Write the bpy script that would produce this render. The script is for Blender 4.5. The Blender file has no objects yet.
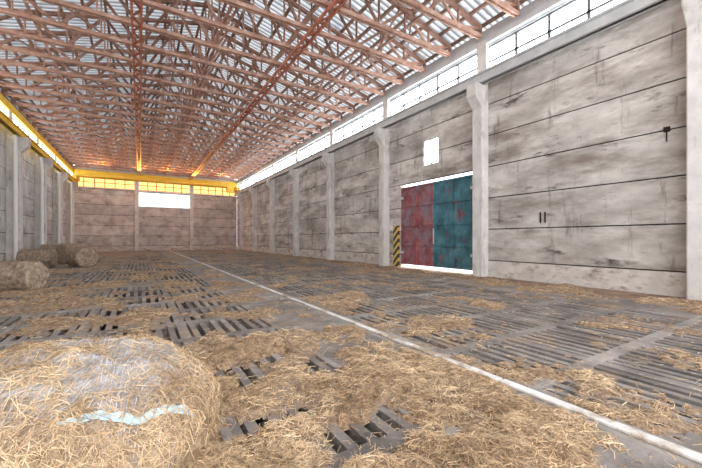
import bpy, bmesh, math, random
import numpy as np
from mathutils import Vector, Matrix
random.seed(4); rng=np.random.default_rng(7)
scene=bpy.context.scene
try:
    scene.view_settings.view_transform='Standard'
except Exception: pass

# ---------------------------------------------------------------- helpers
def new_obj(name, verts, faces, mats, mi=None, parent=None, smooth=False):
    me=bpy.data.meshes.new(name)
    me.from_pydata(verts,[],faces)
    for m in mats: me.materials.append(m)
    if mi is not None: me.polygons.foreach_set('material_index',mi)
    if smooth: me.polygons.foreach_set('use_smooth',[True]*len(faces))
    me.update()
    ob=bpy.data.objects.new(name,me); scene.collection.objects.link(ob)
    if parent: ob.parent=parent
    return ob
class MB:
    def __init__(s): s.v=[]; s.f=[]; s.m=[]
    def box(s,x0,x1,y0,y1,z0,z1,m=0):
        b=len(s.v)
        s.v+=[(x0,y0,z0),(x1,y0,z0),(x1,y1,z0),(x0,y1,z0),(x0,y0,z1),(x1,y0,z1),(x1,y1,z1),(x0,y1,z1)]
        s.f+=[(b,b+3,b+2,b+1),(b+4,b+5,b+6,b+7),(b,b+1,b+5,b+4),(b+1,b+2,b+6,b+5),(b+2,b+3,b+7,b+6),(b+3,b,b+4,b+7)]
        s.m+=[m]*6
    def bar(s,p,q,w,h,m=0):
        p=Vector(p);q=Vector(q);d=(q-p).normalized()
        up=Vector((0,0,1)) if abs(d.z)<.95 else Vector((0,1,0))
        a=d.cross(up).normalized()*(w/2); u=a.cross(d).normalized()*(h/2)
        b=len(s.v)
        for e in (p,q):
            for c in (-a-u,a-u,a+u,-a+u): s.v.append(tuple(e+c))
        s.f+=[(b,b+1,b+2,b+3),(b+7,b+6,b+5,b+4),(b,b+4,b+5,b+1),(b+1,b+5,b+6,b+2),(b+2,b+6,b+7,b+3),(b+3,b+7,b+4,b)]
        s.m+=[m]*6
    def prism(s,poly,y0,y1,m=0):   # poly in xz
        b=len(s.v);n=len(poly)
        s.v+=[(x,y0,z) for x,z in poly]+[(x,y1,z) for x,z in poly]
        s.f.append(tuple(range(b,b+n)));s.f.append(tuple(range(b+2*n-1,b+n-1,-1)))
        for i in range(n):
            j=(i+1)%n; s.f.append((b+i,b+n+i,b+n+j,b+j))
        s.m+=[m]*(n+2)
    def obj(s,name,mats,parent=None,bevel=0):
        o=new_obj(name,s.v,s.f,mats,s.m,parent)
        bm=bmesh.new();bm.from_mesh(o.data);bmesh.ops.recalc_face_normals(bm,faces=bm.faces);bm.to_mesh(o.data);bm.free()
        if bevel:
            md=o.modifiers.new('bevel','BEVEL');md.width=bevel;md.segments=2;md.limit_method='ANGLE'
        return o

def mat(name,cols,scale=2.0,detail=8,rough=.85,bump=.2,bscale=None,island=0,stretch=(1,1,1),dirt=None,metal=0,stops=None,dirt2=None,dirt3=None,transl=0,rib_shade=None):
    m=bpy.data.materials.new(name);m.use_nodes=True;nt=m.node_tree;N=nt.nodes;L=nt.links
    b=N['Principled BSDF'];b.inputs['Roughness'].default_value=rough;b.inputs['Metallic'].default_value=metal
    tc=N.new('ShaderNodeTexCoord');mp=N.new('ShaderNodeMapping');mp.inputs['Scale'].default_value=stretch
    L.new(tc.outputs['Object'],mp.inputs[0])
    no=N.new('ShaderNodeTexNoise');no.inputs['Scale'].default_value=scale;no.inputs['Detail'].default_value=detail;no.inputs['Roughness'].default_value=.65
    L.new(mp.outputs[0],no.inputs[0])
    cr=N.new('ShaderNodeValToRGB');el=cr.color_ramp.elements
    n=len(cols)
    if stops is None: stops=[.3+.4*i/(n-1) for i in range(n)]
    el[0].position=stops[0];el[0].color=(*cols[0],1);el[1].position=stops[-1];el[1].color=(*cols[-1],1)
    for i in range(1,n-1):
        e=el.new(stops[i]);e.color=(*cols[i],1)
    L.new(no.outputs[0],cr.inputs[0]);out=cr.outputs[0]
    for k,dd in enumerate((dirt,dirt2,dirt3)):
        if not dd: continue
        dc,ds,dst,lo,hi=dd
        m2=N.new('ShaderNodeMapping');m2.inputs['Scale'].default_value=dst;L.new(tc.outputs['Object'],m2.inputs[0])
        m2.inputs['Location'].default_value=(13*k,7*k,3*k)
        n2=N.new('ShaderNodeTexNoise');n2.inputs['Scale'].default_value=ds;n2.inputs['Detail'].default_value=7;n2.inputs['Roughness'].default_value=.7
        L.new(m2.outputs[0],n2.inputs[0])
        mr=N.new('ShaderNodeMapRange');mr.inputs[1].default_value=lo;mr.inputs[2].default_value=hi;L.new(n2.outputs[0],mr.inputs[0])
        mx=N.new('ShaderNodeMix');mx.data_type='RGBA';L.new(mr.outputs[0],mx.inputs[0]);L.new(out,mx.inputs[6]);mx.inputs[7].default_value=(*dc,1)
        out=mx.outputs[2]
    if rib_shade:  # corrugation shading painted into the colour, troughs darkened along Y
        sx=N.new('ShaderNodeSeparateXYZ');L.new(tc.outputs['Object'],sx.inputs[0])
        q=N.new('ShaderNodeMath');q.operation='MULTIPLY';q.inputs[1].default_value=2*math.pi/rib_shade;L.new(sx.outputs[1],q.inputs[0])
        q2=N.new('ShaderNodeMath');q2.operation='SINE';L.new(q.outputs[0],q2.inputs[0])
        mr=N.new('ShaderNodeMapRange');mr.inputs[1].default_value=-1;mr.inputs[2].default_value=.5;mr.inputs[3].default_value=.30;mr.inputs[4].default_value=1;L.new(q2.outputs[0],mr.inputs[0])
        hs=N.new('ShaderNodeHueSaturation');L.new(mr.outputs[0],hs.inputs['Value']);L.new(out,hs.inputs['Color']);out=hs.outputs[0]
    if island:
        ge=N.new('ShaderNodeNewGeometry');mr=N.new('ShaderNodeMapRange');mr.inputs[3].default_value=1-island;mr.inputs[4].default_value=1+island
        L.new(ge.outputs['Random Per Island'],mr.inputs[0])
        hs=N.new('ShaderNodeHueSaturation');L.new(mr.outputs[0],hs.inputs['Value']);L.new(out,hs.inputs['Color']);out=hs.outputs[0]
    L.new(out,b.inputs['Base Color'])
    if bump:
        n3=N.new('ShaderNodeTexNoise');n3.inputs['Scale'].default_value=bscale or scale*6;n3.inputs['Detail'].default_value=6;L.new(mp.outputs[0],n3.inputs[0])
        bp=N.new('ShaderNodeBump');bp.inputs['Strength'].default_value=bump;bp.inputs['Distance'].default_value=.03
        L.new(n3.outputs[0],bp.inputs['Height']);L.new(bp.outputs[0],b.inputs['Normal'])
    if transl:
        t=N.new('ShaderNodeBsdfTranslucent');L.new(out,t.inputs[0])
        ms=N.new('ShaderNodeMixShader');ms.inputs[0].default_value=transl
        L.new(b.outputs[0],ms.inputs[1]);L.new(t.outputs[0],ms.inputs[2]);L.new(ms.outputs[0],N['Material Output'].inputs[0])
    return m
def emis(name,c,s):
    m=bpy.data.materials.new(name);m.use_nodes=True;nt=m.node_tree;nt.nodes.remove(nt.nodes['Principled BSDF'])
    e=nt.nodes.new('ShaderNodeEmission');e.inputs[0].default_value=(*c,1);e.inputs[1].default_value=s
    nt.links.new(e.outputs[0],nt.nodes['Material Output'].inputs[0]);return m

M_wall=mat('concrete_wall',[(.34,.305,.28),(.62,.575,.535),(.87,.83,.785)],1.0,14,.9,.5,12,island=.14,stretch=(1,.6,1.3),dirt=((.30,.25,.215),.8,(1,.4,1.6),.49,.66),dirt2=((.14,.112,.098),2.0,(1,1.4,.22),.57,.73),dirt3=((.13,.105,.095),2.4,(1,.35,1.2),.58,.69))
M_walll=mat('concrete_wall_dull',[(.40,.38,.37),(.64,.615,.59),(.84,.81,.78)],1.0,14,.9,.5,12,island=.14,dirt=((.31,.275,.25),.8,(1,.4,1.4),.52,.70),dirt2=((.16,.14,.125),2.0,(1,1.4,.22),.60,.76),dirt3=((.16,.13,.115),2.4,(.35,.35,1.2),.60,.72))
M_plinth=mat('concrete_plinth',[(.54,.49,.45),(.84,.79,.74)],1.6,10,.9,.3,dirt=((.28,.205,.155),1.6,(1,1,2),.50,.66))
M_dark=mat('joint_mortar',[(.014,.012,.011),(.03,.027,.024)],3,4,.95,0)
M_col=mat('concrete_column',[(.62,.60,.58),(.86,.83,.80)],2,10,.85,.25,dirt=((.38,.34,.31),1.6,(2,2,.5),.52,.72))
M_slat=mat('concrete_slat',[(.13,.117,.108),(.25,.225,.21),(.40,.365,.34)],1.8,14,.8,.4,14,island=.25,dirt=((.35,.26,.19),1.0,(1,1,1),.52,.66),dirt2=((.42,.29,.185),7,(1,1,1),.58,.68))
M_apron=mat('concrete_apron',[(.12,.08,.06),(.23,.155,.115),(.34,.25,.185)],1.8,12,.9,.5,14,dirt=((.38,.24,.15),2,(1,1,1),.45,.62))
M_pit=mat('slurry_pit',[(.002,.002,.002),(.006,.005,.005)],2,4,.9,0)
M_straw=mat('straw_layer',[(.10,.06,.036),(.39,.26,.16),(.74,.55,.37)],16,14,.95,1.0,60,dirt=((.35,.265,.205),1.2,(1,1,1),.46,.62))
M_str=mat('straw_strand',[(.42,.27,.15),(.85,.65,.42)],1.5,4,.6,0,island=.55)
M_strip=mat('lit_concrete_strip',[(.66,.64,.61),(.90,.88,.86)],3,8,.7,.3,dirt=((.40,.30,.21),1.8,(1,1,1),.49,.60))  # concrete joint strip, its lit brightness put into the base colour
M_pipe=mat('white_pipe_paint',[(.86,.86,.85),(.93,.93,.92)],3,4,.5,0)
M_truss=mat('weathered_truss_timber',[(.25,.13,.09),(.44,.255,.19),(.62,.43,.35)],2.0,6,.8,.1,island=.3)
M_tie=mat('tie_red',[(.40,.12,.07),(.58,.23,.15)],3,6,.7,.1)
M_purlin=mat('purlin_timber',[(.21,.12,.085),(.38,.25,.19)],2,5,.8,.1,island=.2)
M_roof=mat('corrugated_roof_sheet',[(.42,.46,.50),(.64,.67,.70),(.84,.86,.88)],1.0,8,.6,.1,dirt=((.28,.26,.27),1.0,(1,1,1),.52,.72),transl=.26,rib_shade=.25)
M_grey=mat('galvanised_grey',[(.52,.53,.54),(.70,.71,.72)],2,6,.6,.1)
M_frame=mat('window_frame_grey',[(.12,.13,.14),(.22,.23,.24)],2,6,.6,0)
M_yel=mat('crane_yellow',[(.80,.48,.03),(.92,.64,.06)],2,6,.55,.1,dirt=((.45,.25,.08),1,(1,1,1),.62,.8))
M_oran=mat('orange_frame',[(.70,.18,.02),(.80,.28,.03)],2,4,.5,0)
M_glass=emis('daylit_pane',(.92,.97,1.0),13)
M_glassy=emis('amber_daylit_pane',(1.0,.52,.16),2.6)
M_glassb=emis('daylit_pane_blue',(.70,.90,1.0),3)
M_red=mat('door_red_paint',[(.14,.05,.06),(.33,.085,.095),(.50,.22,.22)],1.8,12,.6,.25,14,dirt=((.28,.21,.26),1.6,(1,1,1),.45,.60),dirt2=((.09,.055,.055),3,(1,1.4,.4),.56,.68))
M_teal=mat('door_teal_paint',[(.03,.07,.10),(.06,.20,.25),(.15,.34,.40)],1.8,12,.6,.25,14,dirt=((.24,.095,.11),1.4,(1,1,1.0),.55,.65),dirt2=((.04,.055,.075),3,(1,1.4,.4),.55,.67))

# ---------------------------------------------------------------- dimensions
XL,XR=-6.35,11.2; YB=47.5; YF=-3.9; RX=2.575
colY=[2.4+6*k for k in range(-1,8)]
rows=[(.635,1.772),(1.808,2.952),(2.988,4.132),(4.168,5.312),(5.348,6.492),(6.528,7.68)]
def side_wall(name,x0,x1,mats,door=False):
    mb=MB()
    ys=[YF]+colY[1:]+[YB]
    for i in range(len(ys)-1):
        a,b=ys[i]+.012,ys[i+1]-.012
        dz = door and abs(ys[i]-8.4)<.1
        if dz:
            mb.box(x0,x1,a,8.85,0,.6,1); mb.box(x0,x1,13.3,b,0,.6,1)
        else: mb.box(x0,x1,a,b,0,.6,1)
        for r,(z0,z1) in enumerate(rows):
            if dz and r<3:
                mb.box(x0,x1,a,8.85,z0,z1,0); mb.box(x0,x1,13.3,b,z0,z1,0)
            elif dz and r in(3,4):
                mb.box(x0,x1,a,10.75,z0,z1,0); mb.box(x0,x1,11.7,b,z0,z1,0)
                if r==3: mb.box(x0,x1,10.75,11.7,z0,4.78,0)
                else: mb.box(x0,x1,10.75,11.7,6.0,z1,0)
            else: mb.box(x0,x1,a,b,z0,z1,0)
    bx0,bx1=(x0+.04,x1-.04)
    if door:
        mb.box(bx0,bx1,YF,8.84,0,7.66,2);mb.box(bx0,bx1,13.31,YB,0,7.66,2)
        mb.box(bx0,bx1,8.84,10.74,4.15,7.66,2);mb.box(bx0,bx1,11.71,13.31,4.15,7.66,2)
        mb.box(bx0,bx1,10.74,11.71,6.01,7.66,2);mb.box(bx0,bx1,10.74,11.71,4.15,4.77,2)
    else: mb.box(bx0,bx1,YF,YB,0,7.66,2)
    mb.box(x0,x1,YF,YB,8.72,9.4,3)
    return mb.obj(name,mats)
side_wall('wall_right',XR,XR+.25,[M_wall,M_plinth,M_dark,M_grey],True)
side_wall('wall_left',XL-.25,XL,[M_walll,M_plinth,M_dark,M_grey])
mb=MB()
xs=[XL,-.35,5.55,XR]
for i in range(3):
    a,b=xs[i]+.012,xs[i+1]-.012
    mb.box(a,b,YB,YB+.25,0,.6,1)
    for r,(z0,z1) in enumerate(rows):
        if r>=5: continue
        if i==1 and r==4: continue
        mb.box(a,b,YB,YB+.25,z0,z1,0)
    if i!=1: mb.box(a,b,YB,YB+.25,6.52,7.1,0)
mb.box(XL,XR,YB+.05,YB+.2,0,5.3,2)
mb.box(XL,-.35,YB+.05,YB+.2,5.3,7.1,2);mb.box(5.55,XR,YB+.05,YB+.2,5.3,7.1,2)
mb.box(XL,XR,YB,YB+.25,7.0,7.18,0)
mb.prism([(XL,8.62),(XR,8.62),(XR,9.4),(RX,11.9),(XL,9.4)],YB,YB+.25,3)
mb.obj('wall_back',[M_walll,M_plinth,M_dark,M_grey])
for x in (-.35,5.55):
    m=MB();m.box(x-.2,x+.2,YB-.31,YB-.01,0,8.58);m.obj('gable_post',[M_col],bevel=.02)

# ---------------------------------------------------------------- columns
def column(y,side):
    mb=MB()
    s=side; f=10.8 if s>0 else -5.75; w=XR if s>0 else XL
    hw=.22 if s>0 else .26
    poly=[(w,0),(f,0),(f,6.35),(f-.34*s,6.72),(f-.34*s,7.2),(w-.15*s,7.2),(w-.15*s,8.95),(w,8.95)]
    mb.prism(poly,y-hw,y+hw)
    o=mb.obj('concrete_column',[M_col],bevel=.03)
    return o
for y in colY:
    column(y,1); column(y,-1)
for y in colY[3:]:
    cu=bpy.data.curves.new('drain_pipe','CURVE');cu.dimensions='3D';cu.bevel_depth=.10;cu.bevel_resolution=3;cu.use_fill_caps=True
    sp=cu.splines.new('POLY');x=-5.92;pts=[(x-.1,y-.40,7.65),(x,y-.40,7.1),(x,y-.40,.5),(x+.03,y-.45,.3),(x+.12,y-.57,.22)]
    sp.points.add(4)
    for p,c in zip(sp.points,pts): p.co=(*c,1)
    cu.materials.append(M_pipe)
    o=bpy.data.objects.new('drain_pipe',cu);scene.collection.objects.link(o)

def runway(name,x,m,z0,z1,w=.3):
    mb=MB();mb.box(x-w/2,x+w/2,YF,YB-.4,z0,z0+.06);mb.box(x-w/2,x+w/2,YF,YB-.4,z1-.06,z1);mb.box(x-.05,x+.05,YF,YB-.4,z0,z1)
    mb.box(x-.03,x+.03,YF,YB-.4,z1,z1+.07)
    return mb.obj(name,[m])
runway('crane_runway_beam',10.82,M_grey,7.21,7.60)
runway('crane_runway_beam',-5.82,M_yel,7.21,7.60)
mb=MB();mb.box(XL,XL+.18,YF,YB-.05,8.6,9.02);mb.obj('eaves_beam',[M_yel])
mb=MB();mb.box(XR-.14,XR,YF,YB-.05,8.78,8.95);mb.obj('eaves_beam',[M_grey])
mb=MB();mb.box(XL+.2,XR-.2,YB-.25,YB,8.62,9.05);mb.obj('eaves_beam',[M_yel])
mb=MB();mb.box(-5.7,10.7,45.2,45.45,8.05,8.5);mb.box(-5.7,10.7,46.3,46.5,8.05,8.4)
for x in (-5.9,10.55): mb.box(x-.05,x+.35,44.75,46.9,7.68,8.1)
mb.box(9.4,10.2,45.0,45.2,7.3,8.05);mb.box(9.5,9.9,45.45,46.3,7.6,8.3)
mb.obj('overhead_crane',[M_yel],bevel=.02)

# ---------------------------------------------------------------- windows
wi=0
def winstrip(x,y0,y1,z0,z1,glass,frame,n,axis='y'):
    global wi;wi+=1
    mb=MB();t=.06
    if axis=='y':
        s=1 if x>0 else -1
        mb.box(x+s*.12-.01,x+s*.12+.01,y0,y1,z0,z1,1)
        g=lambda a,b,c,d:mb.box(x+s*.04,x+s*.10,a,b,c,d,0) if s>0 else mb.box(x-.10,x-.04,a,b,c,d,0)
    else:
        mb.box(y0,y1,x+.10,x+.12,z0,z1,1)
        g=lambda a,b,c,d:mb.box(a,b,x,x+.09,c,d,0)
    g(y0,y1,z0,z0+t);g(y0,y1,z1-t,z1)
    if n>2: g(y0,y1,z0+(z1-z0)*.42-.035,z0+(z1-z0)*.42+.035)
    for i in range(n+1):
        yy=y0+(y1-y0)*i/n; a=max(y0,yy-.045);b=min(y1,yy+.045); g(a,b,z0+t,z1-t)
    return mb.obj('window_%d'%wi,[frame,glass])
ys=[YF]+colY[1:]+[YB]
for i in range(len(ys)-1):
    winstrip(XR,ys[i]+.15,ys[i+1]-.15,7.70,8.72,M_glass,M_frame,5)
    winstrip(XL,ys[i]+.15,ys[i+1]-.15,7.70,8.58,M_glass,M_frame,5)
winstrip(XR,10.76,11.69,4.79,5.99,M_glass,M_grey,2)
winstrip(YB,XL+.1,-.56,7.2,8.6,M_glassy,M_oran,6,'x')
winstrip(YB,-.14,5.34,7.2,8.6,M_glassy,M_oran,6,'x')
winstrip(YB,5.76,XR-.1,7.2,8.6,M_glassy,M_oran,6,'x')
winstrip(YB,-.14,5.34,5.35,6.98,M_glassb,M_grey,1,'x')

# ---------------------------------------------------------------- roof
def roofz(x): return 11.75-(abs(x-RX))*(2.25/(XR-RX))
n=int((YB+.5-YF)/.035); yy=np.linspace(YF,YB+.3,n)
wz=.045*np.sin(yy*2*math.pi/.25)
xs=[XL-.5,(XL+RX)/2,RX,(XR+RX)/2,XR+.5]
V=[];F=[]
for i,x in enumerate(xs):
    for j in range(n): V.append((x,yy[j],roofz(x)+wz[j]+.13))
for i in range(len(xs)-1):
    for j in range(n-1): F.append((i*n+j,i*n+j+1,(i+1)*n+j+1,(i+1)*n+j))
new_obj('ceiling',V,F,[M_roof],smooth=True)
mb=MB()
for i in range(25):
    x=XL+.1+(XR-XL-.2)*i/24; z=roofz(x)+.02
    mb.bar((x,YF,z),(x,YB-.02,z),.09,.12)
mb.obj('roof_purlins',[M_purlin])
npan=14
nodes=[XL+.2+(XR-XL-.4)*i/npan for i in range(npan+1)]
def truss_mesh():
    mb=MB();zb=9.1
    for o in (-.065,.065): mb.bar((nodes[0],o,zb),(nodes[-1],o,zb),.06,.13)
    top=[Vector((x,0,roofz(x)-.12)) for x in nodes]
    for a,b in zip(top[:-1],top[1:]): mb.bar(a,b,.15,.12)
    for i in range(npan+1):
        x=nodes[i]
        if 0<i<npan: mb.bar((x,0,zb),top[i],.05,.08)
        if i<npan:
            if i%2==0: mb.bar(top[i],(nodes[i+1],0,zb),.06,.10)
            else: mb.bar((nodes[i],0,zb),top[i+1],.06,.10)
    mb.bar((nodes[0],0,zb),top[0],.1,.1);mb.bar((nodes[-1],0,zb),top[-1],.1,.1)
    return mb
tm=None
ty=[-.6+1.5*k for k in range(32)]
for y in ty:
    if tm is None:
        o=truss_mesh().obj('roof_truss',[M_truss]);tm=o.data
    else:
        o=bpy.data.objects.new('roof_truss',tm);scene.collection.objects.link(o)
    o.location.y=y
for x in (-.1,5.35):
    mb=MB();mb.box(x-.17,x-.10,YF,YB-.3,8.88,8.98);mb.box(x+.10,x+.17,YF,YB-.3,8.88,8.98)
    y=YF+.5
    while y<YB-2:
        mb.bar((x-.13,y,8.93),(x+.13,y+.5,8.93),.07,.04);mb.bar((x+.13,y+.5,8.93),(x-.13,y+1,8.93),.07,.04);y+=1
    mb.obj('longitudinal_tie',[M_tie])
mb=MB()
for x in (-3.2,RX,8.3):
    zt=roofz(x)-.18
    for k in range(0,30,2):
        y=ty[k]
        mb.bar((x,y,9.12),(x,y+1.5,zt),.06,.07);mb.bar((x,y+1.5,zt),(x,y+3,9.12),.06,.07)
    mb.bar((x,YF,9.19),(x,YB-.3,9.19),.09,.06)
for k in range(0,30,4):
    y=ty[k]
    for xa,xb in ((-.1,RX),(RX,5.35),(-4.6,-.1),(5.35,9.9)):
        mb.bar((xa,y,9.19),(xb,min(y+6,46),9.19),.06,.05)
mb.obj('roof_bracing',[M_truss])

# ---------------------------------------------------------------- floor
mb=MB()
mb.box(XL-.3,XR+.3,YF,YB+.3,-.75,-.6,1)
def slab(x0,x1,y0=YF,y1=YB,m=0): mb.box(x0,x1,y0,y1,-.5,0,m)
slab(XL,-4.75,m=2)
zones=[(-4.75,2.93),(3.17,9.75)]
slab(2.93,3.17); slab(9.75,XR+.25,m=2)
gw=7*.17+.14
for (a,b) in zones:
    y=YF
    while y<YB-.1:
        L=.98; yc=min(y+.16,YB); slab(a,b,y,yc,0)
        y1=min(yc+L,YB)
        ng=int((b-a)/gw)
        x=a
        for g in range(ng):
            if random.random()<.05: slab(x,x+gw,yc,y1)
            else:
                slab(x,x+.07,yc,y1);slab(x+gw-.07,x+gw,yc,y1)
                xx=x+.07
                for k in range(7):
                    dz=random.uniform(-.014,.0); wj=random.uniform(-.005,.005)
                    mb.box(xx+.043+wj,xx+.127+wj,yc,y1,-.14,dz,0); xx+=.17
            x+=gw
        if b-x>0.01: slab(x,b,yc,y1)
        y=y1
mb.obj('floor',[M_slat,M_pit,M_apron])
mb=MB()
y=YF
while y<YB-1:
    w=random.uniform(-.01,.01); mb.box(3.0+w,3.095+w+random.uniform(-.015,.01),y,min(y+1.98,YB),0,.02+random.uniform(0,.006)); y+=2
mb.obj('floor_joint_strip',[M_strip],bevel=.006)
mb=MB();mb.box(XR+.25,60,-20,70,-.3,-.02);mb.obj('ground',[mat('yard_gravel',[(.6,.58,.55),(.75,.73,.7)],2)])

# ---------------------------------------------------------------- noise fields
LAT=rng.random((256,256))
def vnoise(x,y):
    xi=np.floor(x).astype(int);yi=np.floor(y).astype(int);fx=x-xi;fy=y-yi
    fx=fx*fx*(3-2*fx);fy=fy*fy*(3-2*fy)
    g=lambda a,b:LAT[a%256,b%256]
    return (g(xi,yi)*(1-fx)+g(xi+1,yi)*fx)*(1-fy)+(g(xi,yi+1)*(1-fx)+g(xi+1,yi+1)*fx)*fy
def fbm(x,y,o=4,s=1.0,g=.66):
    t=0;a=.5;n=0
    for i in range(o):
        t=t+a*vnoise(x*s+17*i,y*s+31*i);n+=a;a*=g;s*=2.07
    return t/n
def sstep(a,b,x):
    t=np.clip((x-a)/(b-a),0,1);return t*t*(3-2*t)
def cover(x,y):
    c=fbm(x,y,7,1.1,.66)
    thr=.55+.05*sstep(2.4,3.6,x)-.08*sstep(8.0,9.8,x)
    thr=thr-.14*(1-sstep(1.5,3.6,np.hypot(x+.3,y-2.8)))
    thr=thr-.03*(1-sstep(4,8,np.hypot(x+2,y-7)))
    thr=thr-.10*sstep(-4.4,-5.2,x)
    thr=thr-.08*np.exp(-(((x-1.7)/.8)**2+((y-3.2)/.8)**2))
    thr=thr-.12*np.exp(-(((x-3.3)/.9)**2+((y-1.2)/.9)**2))
    thr=thr+.24*np.exp(-(((x-1.40)/.42)**2+((y-1.90)/.33)**2))+.15*np.exp(-(((x-2.0)/.36)**2+((y-1.85)/.40)**2))
    thr=thr+.22*np.exp(-((x-3.05)/.11)**2)
    return c-thr
def sheight(x,y):
    c=cover(x,y)
    near=1-sstep(5,20,y)
    return c*(.20+.36*(1-sstep(2.2,3,x))*near)+(fbm(x,y,4,10)-.5)*.055
gx=np.arange(-6.1,11.15,.045)
gy=[0.2]
while gy[-1]<YB-.1: gy.append(gy[-1]+.03+.006*max(0,gy[-1]-3))
gy=np.array(gy);gy=gy[gy<YB-.40]
X,Y=np.meshgrid(gx,gy,indexing='ij')
H=sheight(X,Y)
Hc=np.minimum(np.maximum(H,-.03),.42)
nx,ny=X.shape
idx=np.arange(nx*ny).reshape(nx,ny)
q=np.stack([idx[:-1,:-1],idx[1:,:-1],idx[1:,1:],idx[:-1,1:]],-1).reshape(-1,4)
keep=(Hc.reshape(-1)[q]>0.0).any(1)
q=q[keep]
litter=new_obj('straw_litter',np.stack([X,Y,Hc],-1).reshape(-1,3).tolist(),q.tolist(),[M_straw],smooth=True)

def strands(name,P,Nn,length,width,matl,parent=None,tilt=.35,dirs=None):
    n=len(P)
    d=rng.normal(size=(n,3)) if dirs is None else dirs+rng.normal(size=(n,3))*.25
    d-= (d*Nn).sum(1,keepdims=True)*Nn
    d/=np.linalg.norm(d,axis=1,keepdims=True)+1e-9
    d=d+Nn*rng.normal(scale=tilt*.6,size=(n,1)); d/=np.linalg.norm(d,axis=1,keepdims=True)
    sd=np.cross(d,Nn);sd/=np.linalg.norm(sd,axis=1,keepdims=True)+1e-9
    sd=sd+Nn*rng.normal(scale=.5,size=(n,1))
    L=length[:,None];W=width[:,None]
    bend=(np.cross(d,Nn)*rng.normal(scale=.16,size=(n,1))+Nn*rng.uniform(0,.12,size=(n,1)))*L
    a=P-d*L/2;b=P+bend;c=P+d*L/2
    v=np.stack([a-sd*W/2,a+sd*W/2,b+sd*W/2,b-sd*W/2,c+sd*W/2,c-sd*W/2],1).reshape(-1,3)
    k=np.arange(n)*6
    f=np.stack([np.stack([k,k+1,k+2,k+3],1),np.stack([k+3,k+2,k+4,k+5],1)],1).reshape(-1)
    me=bpy.data.meshes.new(name);me.vertices.add(len(v));me.vertices.foreach_set('co',v.ravel())
    me.loops.add(len(f));me.loops.foreach_set('vertex_index',f)
    me.polygons.add(2*n);me.polygons.foreach_set('loop_start',np.arange(2*n)*4)
    me.update(calc_edges=True);me.materials.append(matl)
    ob=bpy.data.objects.new(name,me);scene.collection.objects.link(ob)
    if parent: ob.parent=parent
    return ob
n=340000
r=np.exp(rng.uniform(math.log(1.3),math.log(24),n));th=np.radians(rng.uniform(-25,88,n))
px=r*np.sin(th);py=r*np.cos(th)
c=cover(px,py)
ok=(px>-5.7)&(px<10.6)&(rng.random(n)<np.clip((c+.02)*9,.03,.9))&((np.abs(px-3.05)>.06)|(rng.random(n)<.15))
px,py,r=px[ok],py[ok],r[ok]
h=np.clip(sheight(px,py),0,.42)
m=len(px)
P=np.stack([px,py,h+rng.uniform(.002,.012,m)],1)
Nn=np.tile(np.array([[0,0,1.]]),(m,1))
strands('loose_straw',P,Nn,rng.uniform(.03,.12,m)*(1+.02*r),.0020+.0005*r,M_str,litter,tilt=.28)

# ---------------------------------------------------------------- bales
def netmat():
    m=mat('netted_straw',[(.20,.125,.07),(.46,.31,.18),(.76,.57,.36)],14,12,.85,1.0,50)
    nt=m.node_tree;N=nt.nodes;L=nt.links;b=N['Principled BSDF']
    src=b.inputs['Base Color'].links[0].from_socket
    tc=N.new('ShaderNodeTexCoord')
    n2=N.new('ShaderNodeTexNoise');n2.inputs['Scale'].default_value=4.5;n2.inputs['Detail'].default_value=12;n2.inputs['Roughness'].default_value=.8
    L.new(tc.outputs['Object'],n2.inputs[0])
    at=N.new('ShaderNodeAttribute');at.attribute_name='net'
    ad=N.new('ShaderNodeMath');ad.operation='MULTIPLY_ADD';L.new(n2.outputs[0],ad.inputs[0]);ad.inputs[1].default_value=2.0;L.new(at.outputs['Fac'],ad.inputs[2])
    mr=N.new('ShaderNodeMapRange');mr.inputs[1].default_value=1.45;mr.inputs[2].default_value=2.3;mr.inputs[4].default_value=.85;L.new(ad.outputs[0],mr.inputs[0])
    mx=N.new('ShaderNodeMix');mx.data_type='RGBA';L.new(mr.outputs[0],mx.inputs[0]);L.new(src,mx.inputs[6]);mx.inputs[7].default_value=(.54,.59,.68,1)
    L.new(mx.outputs[2],b.inputs['Base Color'])
    return m
M_net=netmat()
M_bale=mat('bale_straw',[(.20,.14,.10),(.46,.35,.26),(.70,.57,.44)],10,12,.95,1.0,40)
BC=np.array([-.52,3.10]);ang=math.radians(-20)
def balez(u,v):
    e=(np.abs(u/1.08)**3.0+np.abs(v/.88)**2.4)
    return .64*np.clip(1-e,0,1)**.50
gu=np.linspace(-1.15,1.15,200);gv=np.linspace(-.95,.95,180)
U,Vv=np.meshgrid(gu,gv,indexing='ij')
def toW(u,v): return BC[0]+u*math.cos(ang)-v*math.sin(ang),BC[1]+u*math.sin(ang)+v*math.cos(ang)
def bz(u,v):
    x,y=toW(u,v);on=(balez(u,v)>.02)
    return balez(u,v)*(1+.24*(fbm(x,y,3,2.5)-.5))+(fbm(x,y,4,10)-.5)*.08*on+(fbm(x+9,y,2,3)-.5)*.12*on
Z=bz(U,Vv)-.02*(balez(U,Vv)<=0.02)
Xw,Yw=toW(U,Vv)
nx,ny=U.shape;idx=np.arange(nx*ny).reshape(nx,ny)
q=np.stack([idx[:-1,:-1],idx[1:,:-1],idx[1:,1:],idx[:-1,1:]],-1).reshape(-1,4)
bo=new_obj('straw_bale',np.stack([Xw,Yw,Z],-1).reshape(-1,3).tolist(),q.tolist(),[M_net],smooth=True)
at=bo.data.attributes.new('net','FLOAT','POINT')
def netfn(u,v): return np.exp(-np.abs((u-.22)/.80)**4-np.abs((v+.12)/.66)**4)
at.data.foreach_set('value',netfn(U,Vv).ravel().astype(np.float32))
m=54000
u=rng.uniform(-1.1,1.1,m);v=rng.uniform(-.92,.92,m)
nf=netfn(u,v)
xx,yy_=toW(u,v)
ok=rng.random(m)>nf*(.93-.4*(fbm(xx+3,yy_,3,3)>.58))
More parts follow.
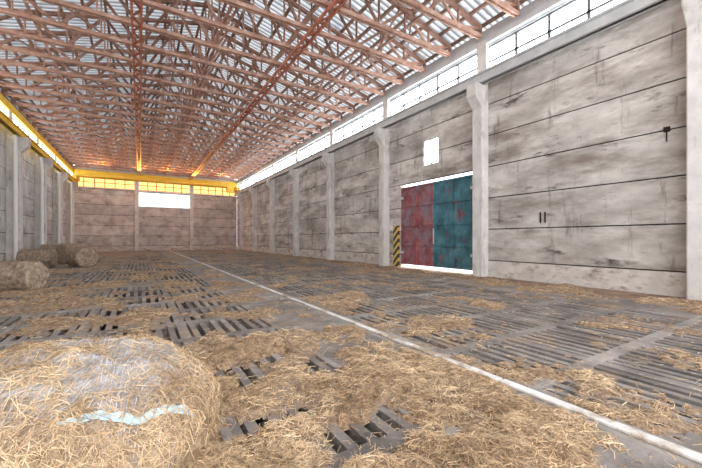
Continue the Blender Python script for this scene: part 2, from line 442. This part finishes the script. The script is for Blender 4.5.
u,v=u[ok],v[ok];m=len(u);e=.02
z=bz(u,v);zu=(bz(u+e,v)-bz(u-e,v))/(2*e);zv=(bz(u,v+e)-bz(u,v-e))/(2*e)
zu=np.clip(zu,-4,4);zv=np.clip(zv,-4,4)
ca,sa=math.cos(ang),math.sin(ang)
Nn=np.stack([-(zu*ca-zv*sa),-(zu*sa+zv*ca),np.ones(m)],1);Nn/=np.linalg.norm(Nn,axis=1,keepdims=True)
x,y=toW(u,v);P=np.stack([x,y,np.maximum(z,.0)],1)+Nn*.010
strands('bale_stalks',P,Nn,rng.uniform(.04,.16,m),np.full(m,.0027),M_str,bo,tilt=.38)
def surf(u,v,off):
    xx,yy2=toW(u,v);return (float(xx),float(yy2),float(bz(np.array([u]),np.array([v]))[0])+off)
M_blue=mat('net_plastic_blue',[(.36,.56,.64),(.64,.80,.86)],9,6,.6,0)
Vn=[];Fn=[]
for i,t in enumerate(np.linspace(0,1,50)):
    u0=.42+.58*t; v0=-.69+.36*t**1.6
    for k in (0,1,2): Vn.append(surf(u0-.012*k,v0+.015*k,.020))
    if i:
        for k in (0,1): Fn.append((3*i-3+k,3*i+k,3*i+1+k,3*i-2+k))
new_obj('net_band',Vn,Fn,[M_blue],parent=bo,smooth=True)
mb=MB()
for a in np.arange(-.6,1.0,.05):
    prev=None
    for t in np.linspace(-.66,.48,40):
        aa=a+.06*math.sin(t*5+a*9)
        if aa>1.0: continue
        p=surf(aa,t,.008)
        if prev: mb.bar(prev,p,.0028,.003)
        prev=p
mb.obj('net_cords',[mat('net_white',[(.55,.60,.68),(.78,.82,.86)],5,3,.6,0)],parent=bo)

def round_bale(x,y,R,Ln,rot,sq=.9):
    V=[];F=[];ns=48;prof=[(-.5,0.0),(-.5,.35),(-.5,.7),(-.49,.9),(-.45,.98),(-.3,1),(-.1,1.0),(.1,1),(.3,1),(.45,.98),(.49,.9),(.5,.7),(.5,.35),(.5,0)]
    for i,(t,rr) in enumerate(prof):
        for j in range(ns):
            a=2*math.pi*j/ns
            w=1+.18*(vnoise(np.array([i*.9+x]),np.array([j*.5]))[0]-.5)
            yy_=math.cos(a)*R*rr*w; zz=math.sin(a)*R*rr*w*sq
            V.append((t*Ln+random.uniform(-.02,.02),yy_,max(zz,-R*sq*.9)))
    for i in range(len(prof)-1):
        for j in range(ns):
            k=(j+1)%ns;F.append((i*ns+j,i*ns+k,(i+1)*ns+k,(i+1)*ns+j))
    o=new_obj('straw_bale',V,F,[M_bale],smooth=True)
    o.location=(x,y,R*sq*.9);o.rotation_euler=(0,0,rot)
    m=1800;a=rng.uniform(0,2*math.pi,m);t=rng.uniform(-.48,.48,m)*Ln
    P=np.stack([t,np.cos(a)*R,np.sin(a)*R*sq],1);Nn=np.stack([np.zeros(m),np.cos(a),np.sin(a)],1)
    k=P[:,2]>-R*sq*.85;P=P[k];Nn=Nn[k];m=len(P)
    d=np.cross(Nn,np.array([[1.,0,0]]))
    strands('bale_stalks',P,Nn,rng.uniform(.1,.25,m),np.full(m,.009),M_bale,o,dirs=d)
    return o
round_bale(-3.15,12.95,.44,1.7,math.radians(-25),.95)
round_bale(-2.55,22.3,.54,1.15,math.radians(-60),.95)
round_bale(-4.45,23.2,.50,1.4,math.radians(-5),.95)
round_bale(-4.8,29.5,.62,1.4,math.radians(10))
round_bale(-3.3,25.2,.68,1.2,math.radians(35))

# ---------------------------------------------------------------- door
mb=MB()
dx=XR+.06
def leaf(y0,y1,mi):
    mb.box(dx,dx+.03,y0,y1,.17,4.0,mi)
    for z in (.17,1.09,2.04,2.99,3.90): mb.box(dx-.07,dx,y0,y1,z,z+.08,mi)
    w=(y1-y0)
    for k in range(3):
        a=y0+(w-.09)*k/2; mb.box(dx-.065,dx,a,a+.09,.17,3.98,mi)
leaf(11.07,13.26,0);leaf(8.90,11.05,1)
mb.box(dx-.09,dx-.07,10.98,11.04,1.2,1.9,2)
for z in (.7,3.4):
    mb.box(dx-.1,dx,13.14,13.3,z,z+.12,2);mb.box(dx-.1,dx,8.86,9.0,z,z+.12,2)
mb.obj('door_1',[M_red,M_teal,M_grey])
m=bpy.data.materials.new('hazard_stripes');m.use_nodes=True;nt=m.node_tree;N=nt.nodes;L=nt.links;b=N['Principled BSDF']
tc=N.new('ShaderNodeTexCoord');sx=N.new('ShaderNodeSeparateXYZ');L.new(tc.outputs['Object'],sx.inputs[0])
a=N.new('ShaderNodeMath');a.operation='ADD';L.new(sx.outputs[1],a.inputs[0]);L.new(sx.outputs[2],a.inputs[1])
c=N.new('ShaderNodeMath');c.operation='MULTIPLY';c.inputs[1].default_value=2.6;L.new(a.outputs[0],c.inputs[0])
f=N.new('ShaderNodeMath');f.operation='FRACT';L.new(c.outputs[0],f.inputs[0])
g=N.new('ShaderNodeMath');g.operation='GREATER_THAN';g.inputs[1].default_value=.5;L.new(f.outputs[0],g.inputs[0])
mx=N.new('ShaderNodeMix');mx.data_type='RGBA';L.new(g.outputs[0],mx.inputs[0]);mx.inputs[6].default_value=(.03,.03,.03,1);mx.inputs[7].default_value=(.75,.5,.12,1);L.new(mx.outputs[2],b.inputs['Base Color'])
mb=MB();mb.box(XR-.12,XR-.005,13.36,13.75,0,2.1);mb.obj('hazard_guard_post',[m],bevel=.02)
mb=MB();mb.box(XR-.14,XR-.005,8.66,8.8,0,.55);mb.box(XR-.2,XR-.005,8.64,8.82,0,.06);mb.obj('door_stop_post',[M_red],bevel=.015)
mb=MB();mb.box(XR-.04,XR,6.05,6.08,1.95,2.30);mb.box(XR-.04,XR,6.2,6.23,1.95,2.30);mb.obj('wall_hook',[M_dark])
mb=MB();mb.box(XR-.05,XR,3.0,3.12,4.1,4.22);mb.box(XR-.04,XR-.02,3.05,3.07,3.85,4.1);mb.obj('wall_junction_box',[M_dark])

# ---------------------------------------------------------------- light
w=bpy.data.worlds.new('World');scene.world=w;w.use_nodes=True
bg=w.node_tree.nodes['Background'];bg.inputs[0].default_value=(.94,.965,1,1);bg.inputs[1].default_value=3.9
s=bpy.data.lights.new('sun','SUN');s.energy=9;s.angle=.02;s.color=(1,.95,.88)
so=bpy.data.objects.new('sun',s);scene.collection.objects.link(so)
so.rotation_euler=Vector((-1,-.15,-.28)).to_track_quat('-Z','Y').to_euler()
def amber_spot(x,y,z,d,e,col,ang=150):  # added spots without a real fitting, for the warm glow on far trusses
    l=bpy.data.lights.new('added_amber_spot','SPOT');l.energy=e;l.color=col;l.spot_size=math.radians(ang);l.spot_blend=.9;l.shadow_soft_size=.2
    o=bpy.data.objects.new('added_amber_spot',l);scene.collection.objects.link(o);o.location=(x,y,z);o.rotation_euler=Vector(d).to_track_quat('-Z','Y').to_euler()
for x in (-3.5,0,2.6,5.4,8.5): amber_spot(x,44.9,7.9,(0,-1,.36),4800,(1,.44,.07),58)

# ---------------------------------------------------------------- camera
cam=bpy.data.cameras.new('camera');co=bpy.data.objects.new('camera',cam);scene.collection.objects.link(co)
cam.sensor_width=36;cam.lens=36*340/702;cam.shift_y=5/702;cam.clip_end=300;cam.clip_start=.05
co.location=(0,0,1.42);co.rotation_euler=(math.radians(90),0,-math.radians(31.8))
scene.camera=co
